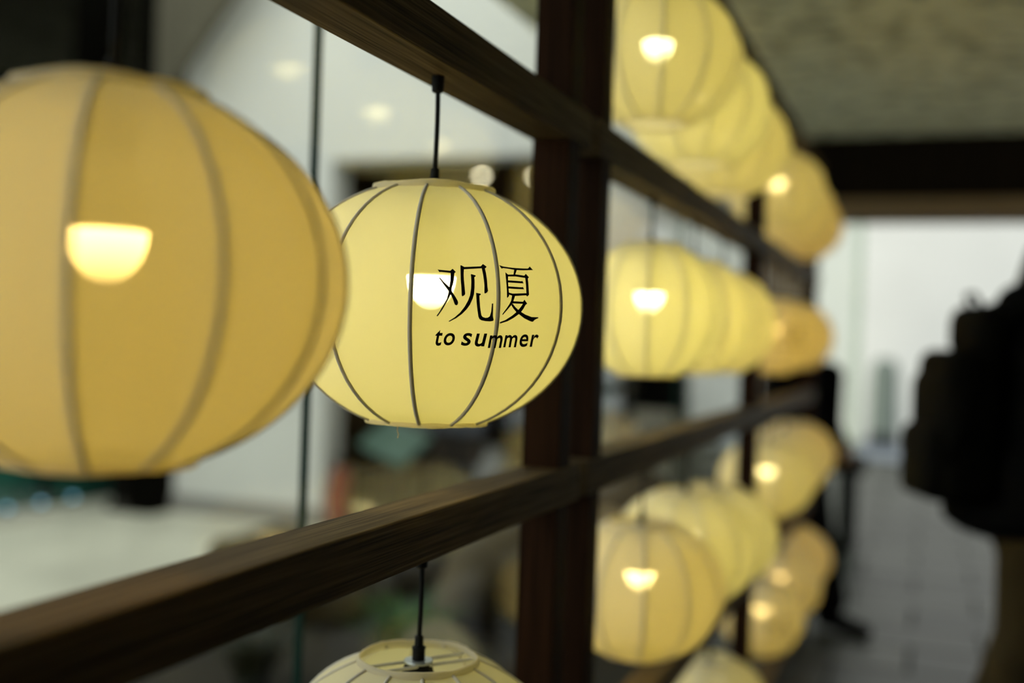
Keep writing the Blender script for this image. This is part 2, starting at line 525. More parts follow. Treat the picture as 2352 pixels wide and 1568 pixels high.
MESH = {'wide': lantern_meshes(WIDE), 'round': lantern_meshes(ROUND)}
KINDS = {'wide': WIDE, 'round': ROUND}
GLOW = {}
def glow(strength, warm):
    key = (round(strength, 1), round(warm, 2))
    if key not in GLOW:
        GLOW[key] = emitter('warm_bulb_glow_%d' % len(GLOW), (1.0, 0.91 - 0.30 * warm, 0.42 - 0.28 * warm), strength, True)
    return GLOW[key]
LX = -0.526

def lantern(kind, y, zrel, rail, rot, label, strength=34.0, warm=0.0, wire_rot=0.6, dx=0.0, scale=1.0):
    K, D = KINDS[kind], MESH[kind]
    root = empty('pendant_lantern', (LX + dx, y, CAMZ + zrel), 0.0)
    root.scale = (scale, scale, scale)
    tag(root, label, 'lantern', 'cloth pendant lanterns')
    h = 2 * math.pi / NR
    for i in range(NR):
        link('shade_panel', D['panel'], None, root, rot=(0, 0, rot + h * i))
        link('rib', D['rib'], None, root, rot=(0, 0, rot + h * i))
    link('top_ring', D['top'], None, root); link('bottom_ring', D['bottom'], None, root)
    for w in D['wire']: link('carrier_wire', w, None, root, rot=(0, 0, wire_rot))
    link('washer', D['washer'], None, root)
    link('socket', D['socket'], None, root)
    b = link('bulb', D['housing'], None, root)
    dm = D['diff'].copy()
    link('bulb_diffuser', dm, glow(strength, warm), b, smooth=True)
    zt = (RAILS[rail][0] - zrel) / scale                     # underside of the rail, local
    z0 = K.H - 0.010 + 0.030
    bend = 0.0012
    pts = [(bend * math.sin(math.pi * t / 6), -bend * 0.5 * math.sin(math.pi * t / 6), z0 + (zt - z0) * t / 6) for t in range(7)]
    me = tube_mesh('cord', pts, 0.0029, 8); me.materials.append(M['black'])
    link('cord', me, None, root, smooth=True)
    me = lathe_mesh('cord_cap', [(0.0045, zt - 0.019), (0.0066, zt - 0.0175), (0.0072, zt - 0.004), (0.0072, zt - 0.0005)], 16); me.materials.append(M['black'])
    link('cord_cap', me, None, root)
    return root

R_ = math.radians
# angle seen from the camera: local azimuth that faces the camera for a lantern at (LX, y)
def facing(y):
    return math.atan2(-y, -LX)
LAN = {}
LAN['A'] = lantern('wide', 0.608, -0.0948, 1, facing(0.608) + R_(-7), 'largest blurred lantern in the left foreground, cut off by the left edge', 22.5, 0.85, scale=0.962)
LAN['B'] = lantern('wide', 1.130, -0.0985, 1, facing(1.130) + R_(-6.7), 'sharp lantern printed with two large black characters over a line of italic lettering', 36.0, 0.1)
LAN['L'] = lantern('wide', 1.130, -0.622, 2, facing(1.130) + R_(4), 'lantern below the foreground rail, open top ring and black socket at the bottom edge', 9.5, 0.2, wire_rot=R_(52.7))
yc, yd, ye = 2.153, 2.580, 2.955
yf, yg, yh = 3.960, 4.400, 4.790
NEAR3 = 'between the near double post and the middle post'
FAR3 = 'beyond the middle post'
rows = [
    (0, [('wide', yc, 0.429, 30, 0.2, 'nearest lantern of the top row, cut off by the top edge'),
         ('wide', yd, 0.418, 34, 0.1, 'second lantern of the top row, overlapped by the nearest one'),
         ('wide', ye, 0.397, 30, 0.3, 'third lantern of the top row, last before the middle post'),
         ('wide', yf, 0.416, 26, 0.5, 'top row lantern first beyond the middle post, glowing bulb beside the post'),
         ('wide', yg, 0.395, 24, 0.7, 'top row lantern second beyond the middle post, half hidden'),
         ('wide', yh, 0.375, 24, 1.0, 'farthest and lowest orange lantern of the top row, against the brown header')]),
    (1, [('round', yc, -0.067, 36, 0.1, 'round lantern just right of the near double post, bright round bulb'),
         ('round', yd, -0.068, 34, 0.2, 'middle row lantern second beyond the near double post'),
         ('round', ye, -0.072, 32, 0.3, 'middle row lantern third beyond the near double post, covering the middle post'),
         ('round', yf, -0.094, 26, 0.9, 'orange middle row lantern with faint dark print beyond the middle post'),
         ('round', yg, -0.085, 24, 0.9, 'middle row lantern between the printed orange one and the farthest one'),
         ('round', yh, -0.085, 22, 1.0, 'small farthest orange lantern at the end of the middle row')]),
    (2, [('wide', yc, -0.617, 27, 0.6, 'large lantern low right of the near double post with half-round bulb glow'),
         ('wide', yd, -0.606, 26, 0.2, 'pale-topped lantern behind the large low one right of the near post'),
         ('wide', ye, -0.636, 26, 0.2, 'third lower row lantern, last before the middle post'),
         ('wide', yf, -0.590, 24, 0.4, 'lower row lantern first beyond the middle post with bright bulb'),
         ('wide', yg, -0.580, 20, 0.6, 'lower row lantern second beyond the middle post'),
         ('wide', yh, -0.575, 20, 0.9, 'farthest lantern of the lower row, orange rim')]),
    (3, [('wide', ye, -1.092, 14, 0.3, 'greyish lantern top rising from the bottom edge below the middle post'),
         ('round', yf, -1.075, 17, 0.7, 'dim lantern with faint print low beyond the middle post, bulb glow at its left'),
         ('wide', yg, -1.045, 17, 0.8, 'dim lowest row lantern behind the faintly printed one'),
         ('wide', yh, -1.010, 17, 1.0, 'farthest lantern of the lowest row, brown-orange')]),
]
rr_ = random.Random(5)
for rail, lst in rows:
    for i, (kind, y, z, s, wrm, lab) in enumerate(lst):
        LAN[(rail, y)] = lantern(kind, y, z, rail, facing(y) + R_(rr_.uniform(-14, 14)), lab, s * (1.06 - 0.24 * wrm), wrm, wire_rot=rr_.uniform(0, 3))

# a thread end hanging from the printed lantern's lower hem
a = facing(1.130) + R_(-27)
me = tube_mesh('loose_thread', [(0.067 * math.cos(a), 0.067 * math.sin(a), 0.002), (0.0675 * math.cos(a), 0.0675 * math.sin(a), -0.004), (0.067 * math.cos(a + .02), 0.067 * math.sin(a + .02), -0.008), (0.0675 * math.cos(a + .01), 0.0675 * math.sin(a + .01), -0.012)], 0.0005, 5)
link('loose_thread', me, M['thread'], LAN['B'])

# ------------------------------------------------------------------ the print on the lantern
GLYPH = [
 [(425,253),(455,257),(612,272),(650,242),(698,290),(676,308),(672,380),(660,460),(640,520),(633,560),(620,630),(570,730),(500,850),(430,950),(417,956),(410,945),(450,890),(520,770),(565,690),(588,600),(590,560),(603,500),(615,420),(621,305),(570,299),(470,289),(452,293)],
 [(445,380),(455,368),(530,450),(598,513),(633,556),(640,585),(690,660),(725,720),(732,750),(725,780),(705,791),(685,782),(675,760),(655,700),(620,625),(588,575),(520,484)],
 [(765,192),(780,190),(825,215),(1070,205),(1103,170),(1158,210),(1150,225),(1132,238),(1150,310),(1165,420),(1172,520),(1180,573),(1160,600),(1132,614),(1124,600),(1125,500),(1118,420),(1105,330),(1085,235),(820,250),(815,330),(820,420),(830,520),(838,620),(825,640),(795,657),(785,640),(780,520),(770,400),(768,300)],
 [(920,327),(932,322),(990,340),(997,352),(975,370),(978,430),(978,520),(970,620),(950,690),(910,780),(860,850),(790,920),(700,985),(600,1037),(588,1028),(680,970),(760,900),(830,810),(880,720),(910,640),(925,540),(928,440),(925,360)],
 [(1000,602),(1065,615),(1075,628),(1050,645),(1055,740),(1065,850),(1080,940),(1100,965),(1140,978),(1175,975),(1205,955),(1225,890),(1235,800),(1236,765),(1255,762),(1254,850),(1250,950),(1262,1010),(1250,1025),(1210,1032),(1140,1028),(1080,1015),(1050,995),(1035,960),(1020,860),(1008,740)],
 [(1342,187),(1410,208),(1500,222),(1580,230),(1700,237),(1775,238),(1803,207),(1853,262),(1700,266),(1610,262),(1585,330),(1560,330),(1570,258),(1500,245),(1410,232),(1378,240)],
 [(1437,293),(1480,330),(1478,420),(1485,520),(1493,600),(1495,650),(1470,678),(1462,670),(1460,560),(1450,420)],
 [(1474,330),(1585,326),(1720,345),(1745,317),(1792,370),(1775,388),(1782,460),(1793,630),(1770,657),(1752,648),(1752,600),(1745,470),(1735,380),(1590,358),(1474,358)],
 [(1476,415),(1600,423),(1680,430),(1692,422),(1713,462),(1600,455),(1476,447)],
 [(1482,505),(1600,515),(1690,520),(1698,510),(1720,550),(1600,546),(1484,538)],
 [(1486,598),(1550,615),(1755,608),(1755,640),(1585,650),(1540,645),(1488,628)],
 [(1540,640),(1585,648),(1560,725),(1545,765),(1527,788),(1405,930),(1393,935),(1392,922),(1460,830),(1500,770),(1525,720)],
 [(1553,728),(1700,737),(1725,705),(1765,765),(1740,785),(1710,840),(1675,890),(1630,930),(1560,980),(1470,1030),(1365,1063),(1353,1058),(1355,1042),(1440,1010),(1540,945),(1605,890),(1640,850),(1680,800),(1700,768),(1546,762)],
 [(1527,788),(1548,765),(1590,820),(1640,868),(1675,890),(1740,930),(1830,965),(1890,968),(1932,968),(1933,985),(1900,995),(1870,1015),(1855,1035),(1835,1038),(1790,1020),(1720,985),(1640,922),(1605,895),(1560,840)],
]
WORD = [('t', 390, 1158, 502, 1398), ('o', 515, 1205, 685, 1392), ('s', 772, 1205, 943, 1398), ('u', 980, 1213, 1168, 1410),
        ('m', 1172, 1238, 1398, 1430), ('m', 1405, 1235, 1620, 1420), ('e', 1650, 1225, 1783, 1415), ('r', 1800, 1228, 1940, 1413)]

def split_long(bm, lim):
    for _ in range(6):
        es = [e for e in bm.edges if e.calc_length() > lim]
        if not es: break
        bmesh.ops.subdivide_edges(bm, edges=es, cuts=1)
        bmesh.ops.triangulate(bm, faces=bm.faces)

def print_flat():
    bm = bmesh.new()
    for poly in GLYPH:
        tris = geometry.tessellate_polygon([[Vector((x, y, 0)) for x, y in poly]])
        vs = [bm.verts.new((x, y, 0)) for x, y in poly]
        for t in tris:
            try: bm.faces.new([vs[i] for i in t])
            except ValueError: pass
    for ch, x0, y0, x1, y1 in WORD:
        cu = bpy.data.curves.new('letter', 'FONT')
        cu.body = ch; cu.shear = 0.26; cu.offset = 0.014; cu.resolution_u = 6
        ob = bpy.data.objects.new('letter', cu); COL.objects.link(ob)
        dg = bpy.context.evaluated_depsgraph_get(); dg.update()
        me = bpy.data.meshes.new_from_object(ob.evaluated_get(dg))
        bpy.data.objects.remove(ob, do_unlink=True)
        xs = [v.co.x for v in me.vertices]; ys = [v.co.y for v in me.vertices]
        ax, bx_, ay, by = min(xs), max(xs), min(ys), max(ys)
        b0 = len(bm.verts)
        vs = [bm.verts.new((x0 + (v.co.x - ax) / (bx_ - ax) * (x1 - x0), y1 - (v.co.y - ay) / (by - ay) * (y1 - y0), 0)) for v in me.vertices]
        for p in me.polygons:
            try: bm.faces.new([vs[i] for i in p.vertices])
            except ValueError: pass
        bpy.data.meshes.remove(me)
    bmesh.ops.triangulate(bm, faces=bm.faces)
    split_long(bm, 34)
    return bm

def wrap_print(bm, root, K, rot):
    """lay the flat print on the cloth of the lantern (local coordinates of the lantern)"""
    o = Vector((0, 0, CAMZ)) - Vector(root.location)
    hseg = 2 * math.pi / NR
    for v in bm.verts:
        px, py = 940 + v.co.x / 6.5333, 580 + v.co.y / 6.5333
        d = CAMR @ Vector(((px - 1176) / FPX, -(py - 784) / FPX, -1.0)); d.normalize()
        t = o.length - K.R * 1.4
        for _ in range(60):
            p = o + d * t
            zz = min(max(p.z, K.z0), K.z1)
            g = math.hypot(p.x, p.y) - K.surf(math.atan2(p.y, p.x) - rot, zz)
            t += g * 0.6
        p = o + d * t
        phi = math.atan2(p.y, p.x)
        q = ((phi - rot + hseg / 2) % hseg) - hseg / 2
        s = q * K.prof(p.z)
        rise = 0.0005
        if abs(s) < 0.0026: rise = max(rise, math.sqrt(0.0026 ** 2 - s * s) - 0.0008)
        r = K.surf(phi - rot, p.z) + rise + (0.0003 if abs(s) < 0.006 else 0.0)
        v.co = Vector((r * math.cos(phi), r * math.sin(phi), p.z))
    bm.normal_update()
    if sum(f.normal.dot(Vector((f.calc_center_median().x, f.calc_center_median().y, 0))) for f in bm.faces) < 0:
        bmesh.ops.reverse_faces(bm, faces=bm.faces)

bm = print_flat()
wrap_print(bm, LAN['B'], WIDE, facing(1.130) + R_(-6.7))
print_me = to_mesh(bm, 'lettering')
o = link('lettering', print_me, M['ink'], LAN['B'])
o['label'] = 'two black printed characters above a line of italic lettering'
# two far lanterns carry the same print, turned to their own side
for key, turn, k in (((1, yf), 6, 0.905), ((3, yf), 2, 0.905)):
    o = link('lettering', print_me, None, LAN[key], rot=(0, 0, facing(yf) - facing(1.130) + R_(turn)))
    o.scale = (k * 1.005, k * 1.005, k)
    o.location = (0, 0, 0.012)

# ------------------------------------------------------------------ things in the courtyard and the shop
# dark column at the corner of the white wall
bm = bmesh.new()
bm_box(bm, (-0.17, -0.15, 0.0), (0.17, 0.15, 3.9), 0.01)
c = empty('dark_column', (-5.235, 6.52, -0.02))
link('shaft', to_mesh(bm, 'shaft'), M['dark_clad'], c)
box('plinth', (-0.19, -0.17, 0.0), (0.19, 0.17, 0.06), M['dark_clad'], c)
tag(c, 'black square column at the left end of the white courtyard wall', 'column')

# building on the left of the courtyard: green glazing below, black cladding above
g = empty('glazed_pavilion', (-5.9, 3.0, -0.02))
for i in range(9):
    yy = -3.0 + i * 0.78
    box('glass_panel', (-0.02, yy + 0.02, 0.06), (0.0, yy + 0.76, 2.75), M['green_glass'], g)
    box('mullion', (-0.05, yy - 0.02, 0.0), (0.03, yy + 0.02, 2.75), M['dark_clad'], g)
box('fascia', (-0.3, -3.2, 2.75), (0.05, 4.1, 3.9), M['dark_clad'], g)
box('base_rail', (-0.06, -3.2, 0.0), (0.03, 4.1, 0.06), M['green_glass'], g)
box('end_wall', (-0.3, 4.0, 0.0), (0.9, 4.2, 3.9), M['dark_clad'], g)
tag(g, 'green glazed building with black upper cladding behind the large left lantern', 'building')
kb = box('stone_kerb', (-5.80, 2.0, -0.02), (-5.55, 6.0, 0.02), M['kerb']); tag(kb, 'pale stone kerb along the foot of the green glazing', 'kerb')
M['blue_lamp'] = emitter('blue_marker_glow', (0.25, 0.55, 0.75), 2.2)
for i, yy in enumerate((5.72, 6.02, 6.32)):
    r = empty('marker_light', (-5.70, yy, 0.02))
    link('lens', lathe_mesh('lens', [(0.022, 0.028), (0.018, 0.042), (0.008, 0.050)], 12), M['blue_lamp'], r)
    link('casing', lathe_mesh('casing', [(0.030, 0.0), (0.030, 0.026), (0.022, 0.030)], 12), M['black'], r)
    tag(r, ['bluish marker light nearest the left edge below the big lantern', 'bluish marker light in the middle of three at the green glazing', 'bluish marker light nearest the black column'][i], 'light', 'marker lights at the green glazing')

# roof overhang of the neighbouring building, its raking edge above the white wall
bm = bmesh.new()
p = [(-5.02, 6.30, 2.80), (-4.2, 6.30, 3.80), (-4.2, 6.30, 4.3), (-5.02, 6.30, 4.3)]
q = [(x, 6.22, z) for x, y, z in p]
va = [bm.verts.new(v) for v in p]; vb = [bm.verts.new(v) for v in q]
bm.faces.new(va); bm.faces.new(list(reversed(vb)))
for i in range(4): bm.faces.new((va[i], vb[i], vb[(i + 1) % 4], va[(i + 1) % 4]))
me = recalc(to_mesh(bm, 'gable_board'))
o = link('gable_board', me, plain('brown_gable', (0.10, 0.09, 0.06), 0.8)); tag(o, 'brown slanted gable board on the white wall at upper left', 'gable board')

# fire extinguisher at the left jamb
def extinguisher(loc):
    r = empty('fire_extinguisher', loc)
    red = plain('red_enamel', (0.20, 0.014, 0.007), 0.4)
    link('cylinder', lathe_mesh('cylinder', [(0.070, 0.0), (0.074, 0.02), (0.074, 0.36), (0.066, 0.40), (0.045, 0.425), (0.022, 0.435)], 28), red, r, True)
    link('valve', lathe_mesh('valve', [(0.022, 0.435), (0.024, 0.46), (0.016, 0.475), (0.012, 0.485)], 16), M['black'], r)
    box('lever', (-0.012, -0.09, 0.482), (0.012, 0.03, 0.494), M['black'], r, 0.002)
    link('hose', tube_mesh('hose', [(0, 0.02, 0.455), (0.05, 0.06, 0.45), (0.085, 0.05, 0.36), (0.088, 0.03, 0.22), (0.085, 0.02, 0.12)], 0.011, 10), M['black'], r, True)
    box('label_plate', (-0.055, -0.0765, 0.13), (0.055, -0.070, 0.30), plain('label_red', (0.30, 0.05, 0.025), 0.5), r)
    tag(r, 'red fire extinguisher standing at the left side of the shop opening', 'extinguisher')
extinguisher((-3.63, 6.48, -0.02))

# pale green slanted display board on trestle legs
r = empty('display_board', (-3.62, 7.25, 0.0))
bm = bmesh.new(); bm_box(bm, (-0.19, -0.2, -0.018), (0.19, 0.2, 0.018), 0.004)
b_ = link('board', to_mesh(bm, 'board'), plain('pale_green_paint', (0.22, 0.36, 0.29), 0.5), r, loc=(0, 0, 0.52), rot=(R_(28), R_(20), 0))
for x in (-0.13, 0.13):
    for y in (-0.13, 0.13):
        link('leg', tube_mesh('leg', [(x, y, 0), (x * 0.95, y * 0.95, 0.52 + 0.5 * y - 0.36 * x)], 0.014, 8), M['dark_clad'], r)
tag(r, 'pale green slanted display board inside the shop opening behind the extinguisher', 'board')

# black display table with goods
def table(loc, sx, sy, hh, label, mat):
    r = empty('display_table', loc)
    box('table_top', (-sx, -sy, hh - 0.04), (sx, sy, hh), mat, r, 0.004)
    box('apron', (-sx + 0.04, -sy + 0.04, hh - 0.22), (sx - 0.04, sy - 0.04, hh - 0.04), mat, r)
    for x in (-1, 1):
        for y in (-1, 1):
            box('leg', (x * (sx - 0.05) - 0.025, y * (sy - 0.05) - 0.025, 0), (x * (sx - 0.05) + 0.025, y * (sy - 0.05) + 0.025, hh - 0.2), mat, r)
    box('shelf', (-sx + 0.05, -sy + 0.05, 0.16), (sx - 0.05, sy - 0.05, 0.19), mat, r)
    tag(r, label, 'table')
table((-3.05, 8.1, 0.0), 0.62, 0.35, 0.72, 'black display table in the shop seen under the printed lantern', M['dark_clad'])
pots = [((-2.95, 7.55, 0.0), 0.15, 0.50, (0.42, 0.42, 0.40), 'tall grey-white vase on the shop floor under the printed lantern'),
        ((-2.66, 7.45, 0.0), 0.17, 0.36, (0.55, 0.54, 0.50), 'broad white vase on the shop floor right of the tall one'),
        ((-2.25, 7.6, 0.0), 0.12, 0.62, (0.12, 0.13, 0.11), 'dark narrow vase on the shop floor close to the near post'),
        ((-3.20, 8.0, 0.72), 0.11, 0.26, (0.10, 0.11, 0.11), 'dark jar standing on the black shop table'),
        ((-2.75, 8.1, 0.72), 0.12, 0.22, (0.38, 0.37, 0.36), 'grey jar standing on the black shop table')]
for loc, rad, hh, colr, lab in pots:
    r = empty('vase', loc)
    link('vase_body', lathe_mesh('vase_body', [(rad * 0.55, 0), (rad * 0.8, hh * 0.12), (rad, hh * 0.45), (rad * 0.85, hh * 0.72), (rad * 0.5, hh * 0.9), (rad * 0.48, hh * 0.95)], 24), plain('glaze', colr, 0.35), r, True)
    link('rim', lathe_mesh('rim', [(rad * 0.48, hh * 0.94), (rad * 0.58, hh * 0.985), (rad * 0.56, hh), (rad * 0.46, hh * 0.99)], 24), plain('glaze_rim', [c * 0.8 for c in colr], 0.35), r, True)
    tag(r, lab, 'vase')

# shop spot lamps
M['spot'] = emitter('spot_lens_glow', (1.0, 0.88, 0.60), 24.0)
for i, (x, y, z) in enumerate(((-3.26, 7.85, 2.53), (-2.86, 7.95, 2.53), (-2.35, 7.6, 2.53), (-4.1, 8.9, 2.4))):
    r = empty('spot_lamp', (x, y, z))
    link('lens', lathe_mesh('lens', [(0.024, -0.004), (0.030, 0.004)], 16), M['spot'], r)
    link('housing', lathe_mesh('housing', [(0.034, 0.002), (0.036, 0.01), (0.036, 0.10), (0.02, 0.12)], 16, False, True), M['black'], r)
    link('stem', lathe_mesh('stem', [(0.008, 0.12), (0.008, 3.0 - z)], 10), M['black'], r)
    tag(r, ['shop spot lamp above the printed lantern, right of its cord', 'shop spot lamp half hidden by the near post', 'shop spot lamp just right of the near post', 'shop spot lamp at the far left of the shop ceiling'][i], 'lamp', 'spot lamps in the shop')

# things standing before the white wall right of the opening
r = empty('storage_bin', (-1.84, 6.30, -0.02))
bm = bmesh.new(); bm_lathe(bm, [(0.17, 0), (0.22, 0.02), (0.25, 1.16)], 4, True, False); bmesh.ops.rotate(bm, verts=bm.verts, cent=(0, 0, 0), matrix=Matrix.Rotation(R_(45), 3, 'Z'))
link('bin_body', to_mesh(bm, 'bin_body'), plain('blue_grey_plastic', (0.07, 0.11, 0.12), 0.5), r)
box('lid', (-0.19, -0.19, 1.15), (0.19, 0.19, 1.22), plain('blue_grey_lid', (0.06, 0.09, 0.10), 0.5), r, 0.01)
tag(r, 'blue-grey lidded bin against the white wall under the round lantern', 'bin')
for i, (x, z0, z1, s, colr) in enumerate(((-1.47, -0.02, 0.45, 0.14, (0.40, 0.37, 0.29)), (-1.45, 0.45, 0.92, 0.13, (0.46, 0.43, 0.35)))):
    r = empty('carton', (x, 6.33, z0))
    box('carton_body', (-s, -s, 0), (s, s, z1 - z0), plain('beige_card', colr, 0.8, noise=0.1), r, 0.004)
    box('tape', (-0.025, -s - 0.001, 0.02), (0.025, s + 0.001, z1 - z0 + 0.001), plain('card_tape', [c * 0.8 for c in colr], 0.4), r)
    tag(r, ['lower beige carton of the stack beside the blue-grey bin', 'upper beige carton of the stack beside the blue-grey bin'][i], 'carton', 'stacked cartons')
r = empty('black_case', (-1.46, 6.33, 0.92))
box('case_body', (-0.14, -0.12, 0), (0.14, 0.12, 0.20), M['dark_clad'], r, 0.01)
link('handle', tube_mesh('handle', [(-0.05, 0, 0.2), (-0.045, 0, 0.235), (0.045, 0, 0.235), (0.05, 0, 0.2)], 0.007, 8), M['black'], r)
tag(r, 'black case on top of the beige carton stack', 'case')

# boulders, plants and a water bowl in the bed
def boulder(loc, sx, sy, sz, colr, label, seed):
    rnd = random.Random(seed)
    bm = bmesh.new()
    bmesh.ops.create_icosphere(bm, subdivisions=4, radius=1.0)
    ph = [(Vector((rnd.uniform(-1, 1), rnd.uniform(-1, 1), rnd.uniform(-1, 1))).normalized(), rnd.uniform(1.5, 4), rnd.uniform(0, 6), rnd.uniform(.03, .10)) for _ in range(9)]
    for v in bm.verts:
        n = v.co.normalized()
        k = 1 + sum(a * math.sin(f * n.dot(d) * 2 + p) for d, f, p, a in ph)
        v.co = Vector((n.x * sx * k, n.y * sy * k, max(n.z, -0.6) * sz * k))
    z0 = min(v.co.z for v in bm.verts)
    for v in bm.verts: v.co.z -= z0
    o = link('boulder', to_mesh(bm, 'boulder'), plain('stone_%d' % seed, colr, 0.85, noise=0.35, scale=6, bump=0.4), None, True, loc=loc)
    tag(o, label, 'boulder', 'boulders in the planting bed')
boulder((-1.66, 4.50, 0.03), 0.34, 0.30, 0.36, (0.15, 0.12, 0.07), 'tan boulder behind the near post below the foreground rail', 1)
boulder((-2.62, 4.25, 0.03), 0.36, 0.30, 0.22, (0.08, 0.06, 0.024), 'brown low boulder left of the lower cord', 2)
boulder((-1.40, 3.22, 0.03), 0.16, 0.15, 0.17, (0.09, 0.085, 0.055), 'grey stone low beside the near post', 3)
boulder((-1.30, 5.0, 0.03), 0.28, 0.25, 0.42, (0.12, 0.09, 0.05), 'brown upright boulder seen right of the near double post', 4)
boulder((-1.72, 2.45, 0.03), 0.22, 0.18, 0.16, (0.05, 0.05, 0.035), 'dark mossy stone near the bottom edge left of the lower lantern', 5)
r = empty('water_bowl', (-2.20, 4.86, 0.06))
link('bowl', lathe_mesh('bowl', [(0.16, 0.0), (0.24, 0.14), (0.27, 0.30), (0.25, 0.30), (0.22, 0.24)], 32, True, False), plain('dark_stone_bowl', (0.05, 0.05, 0.045), 0.6), r, True)
link('water', lathe_mesh('water', [(0.235, 0.262), (0.05, 0.262)], 32), plain('bowl_water', (0.02, 0.03, 0.04), 0.03), r)
tag(r, 'stone water bowl reflecting pale sky behind the lower cord', 'bowl')

def tuft(loc, n, hgt, spread, colr, label, seed, wid=0.012):
    rnd = random.Random(seed)
    bm = bmesh.new()
    for i in range(n):
        a = rnd.uniform(0, 2 * math.pi); ln = hgt * rnd.uniform(0.6, 1.1); b = spread * rnd.uniform(0.3, 1.0)
        r0 = rnd.uniform(0, 0.05)
        dx, dy = math.cos(a), math.sin(a)
        prev = None
        for s in range(5):
            t = s / 4
            c = Vector((dx * (r0 + b * t * t), dy * (r0 + b * t * t), ln * (t - 0.25 * t * t)))
            w = wid * (1 - t * 0.9)
            pr = (bm.verts.new(c + Vector((-dy, dx, 0)) * w), bm.verts.new(c + Vector((dy, -dx, 0)) * w))
            if prev: bm.faces.new((prev[0], prev[1], pr[1], pr[0]))
            prev = pr
    r = empty('fern', loc)
    o = link('fronds', to_mesh(bm, 'fronds'), plain('leaf_%d' % seed, colr, 0.5, noise=0.3, scale=20), r); o['kind'] = 'stuff'
    link('crown', lathe_mesh('crown', [(0.05, -0.02), (0.06, 0.02), (0.02, 0.05)], 10), M['soil'], r)
    tag(r, label, 'plant', 'plants in the planting bed')
tuft((-1.80, 3.72, 0.06), 120, 0.34, 0.22, (0.03, 0.16, 0.015), 'bright green fern behind the cord of the lowest foreground lantern', 11)
tuft((-2.1, 3.2, 0.06), 110, 0.34, 0.26, (0.016, 0.024, 0.008), 'dark fern low beside the glass joint', 12)
tuft((-1.35, 3.9, 0.06), 110, 0.36, 0.24, (0.018, 0.026, 0.010), 'dark fern close to the near post below the rail', 13)
tuft((-1.22, 2.9, 0.06), 90, 0.28, 0.2, (0.02, 0.035, 0.012), 'dark green fern at the bottom edge beside the near post', 14)
tuft((-2.95, 4.85, 0.06), 90, 0.30, 0.2, (0.03, 0.035, 0.012), 'olive fern at the far corner of the bed', 15)

# ------------------------------------------------------------------ things beyond the portal
r = empty('stone_pillar', (-0.585, 16.1, -0.01))
st = plain('grey_green_stone', (0.20, 0.24, 0.21), 0.8, noise=0.15)
bm = bmesh.new(); bm_lathe(bm, [(0.20, 0.16), (0.185, 0.9), (0.17, 1.10), (0.10, 1.2)], 4, True, True)
link('shaft', to_mesh(bm, 'shaft'), st, r)
bm = bmesh.new(); bm_box(bm, (-0.2, -0.2, 0.0), (0.2, 0.2, 0.16), 0.02)
link('base', to_mesh(bm, 'base'), plain('dark_blue_stone', (0.02, 0.025, 0.03), 0.6), r)
tag(r, 'grey-green stone pillar on a dark base far beyond the portal', 'pillar')
r = empty('low_bench', (-0.72, 7.6, 0.0))
box('seat_slab', (-0.34, -0.20, 0.50), (0.34, 0.20, 0.60), M['dark_clad'], r, 0.01)
for x in (-0.24, 0.24): box('leg', (x - 0.05, -0.18, 0), (x + 0.05, 0.18, 0.5), M['dark_clad'], r)
tag(r, 'dark low bench behind the glass sidelight of the portal', 'bench')

# ------------------------------------------------------------------ people
def capsule(bm, p0, p1, r0, r1, n=14):
    p0, p1 = Vector(p0), Vector(p1)
    ax = p1 - p0; L_ = ax.length; ax.normalize()
    pts, rads = [], []
    for a in (-80, -55, -30): 
        pts.append(p0 + ax * r0 * math.sin(R_(a))); rads.append(r0 * math.cos(R_(a)))
    for t in (0, .25, .5, .75, 1):
        pts.append(p0 + ax * L_ * t); rads.append(r0 + (r1 - r0) * t)
    for a in (30, 55, 80):
        pts.append(p1 + ax * r1 * math.sin(R_(a))); rads.append(r1 * math.cos(R_(a)))
    bm_tube(bm, pts, rads, n)

def ellip(bm, c, s, rot=None):
    g = bmesh.ops.create_uvsphere(bm, u_segments=20, v_segments=14, radius=1.0)
    m = Matrix.Translation(c) @ ((rot or Matrix.Identity(3)).to_4x4()) @ Matrix.Diagonal((*s, 1))
    bmesh.ops.transform(bm, matrix=m, verts=g['verts'])

def blob(name, build, voxel, mat, parent, smooth=3):
    """union of tapered limbs grown into one continuous skin"""
    bm = bmesh.new(); build(bm)
    bmesh.ops.recalc_face_normals(bm, faces=bm.faces)
    me = to_mesh(bm, name)
    ob = bpy.data.objects.new(name, me); COL.objects.link(ob)
    md = ob.modifiers.new('r', 'REMESH'); md.mode = 'VOXEL'; md.voxel_size = voxel
    if smooth:
        ms = ob.modifiers.new('s', 'SMOOTH'); ms.iterations = smooth; ms.factor = 0.5
    dg = bpy.context.evaluated_depsgraph_get(); dg.update()
    m2 = bpy.data.meshes.new_from_object(ob.evaluated_get(dg))
    bpy.data.objects.remove(ob, do_unlink=True)
    m2.name = name
    return link(name, m2, mat, parent, True)

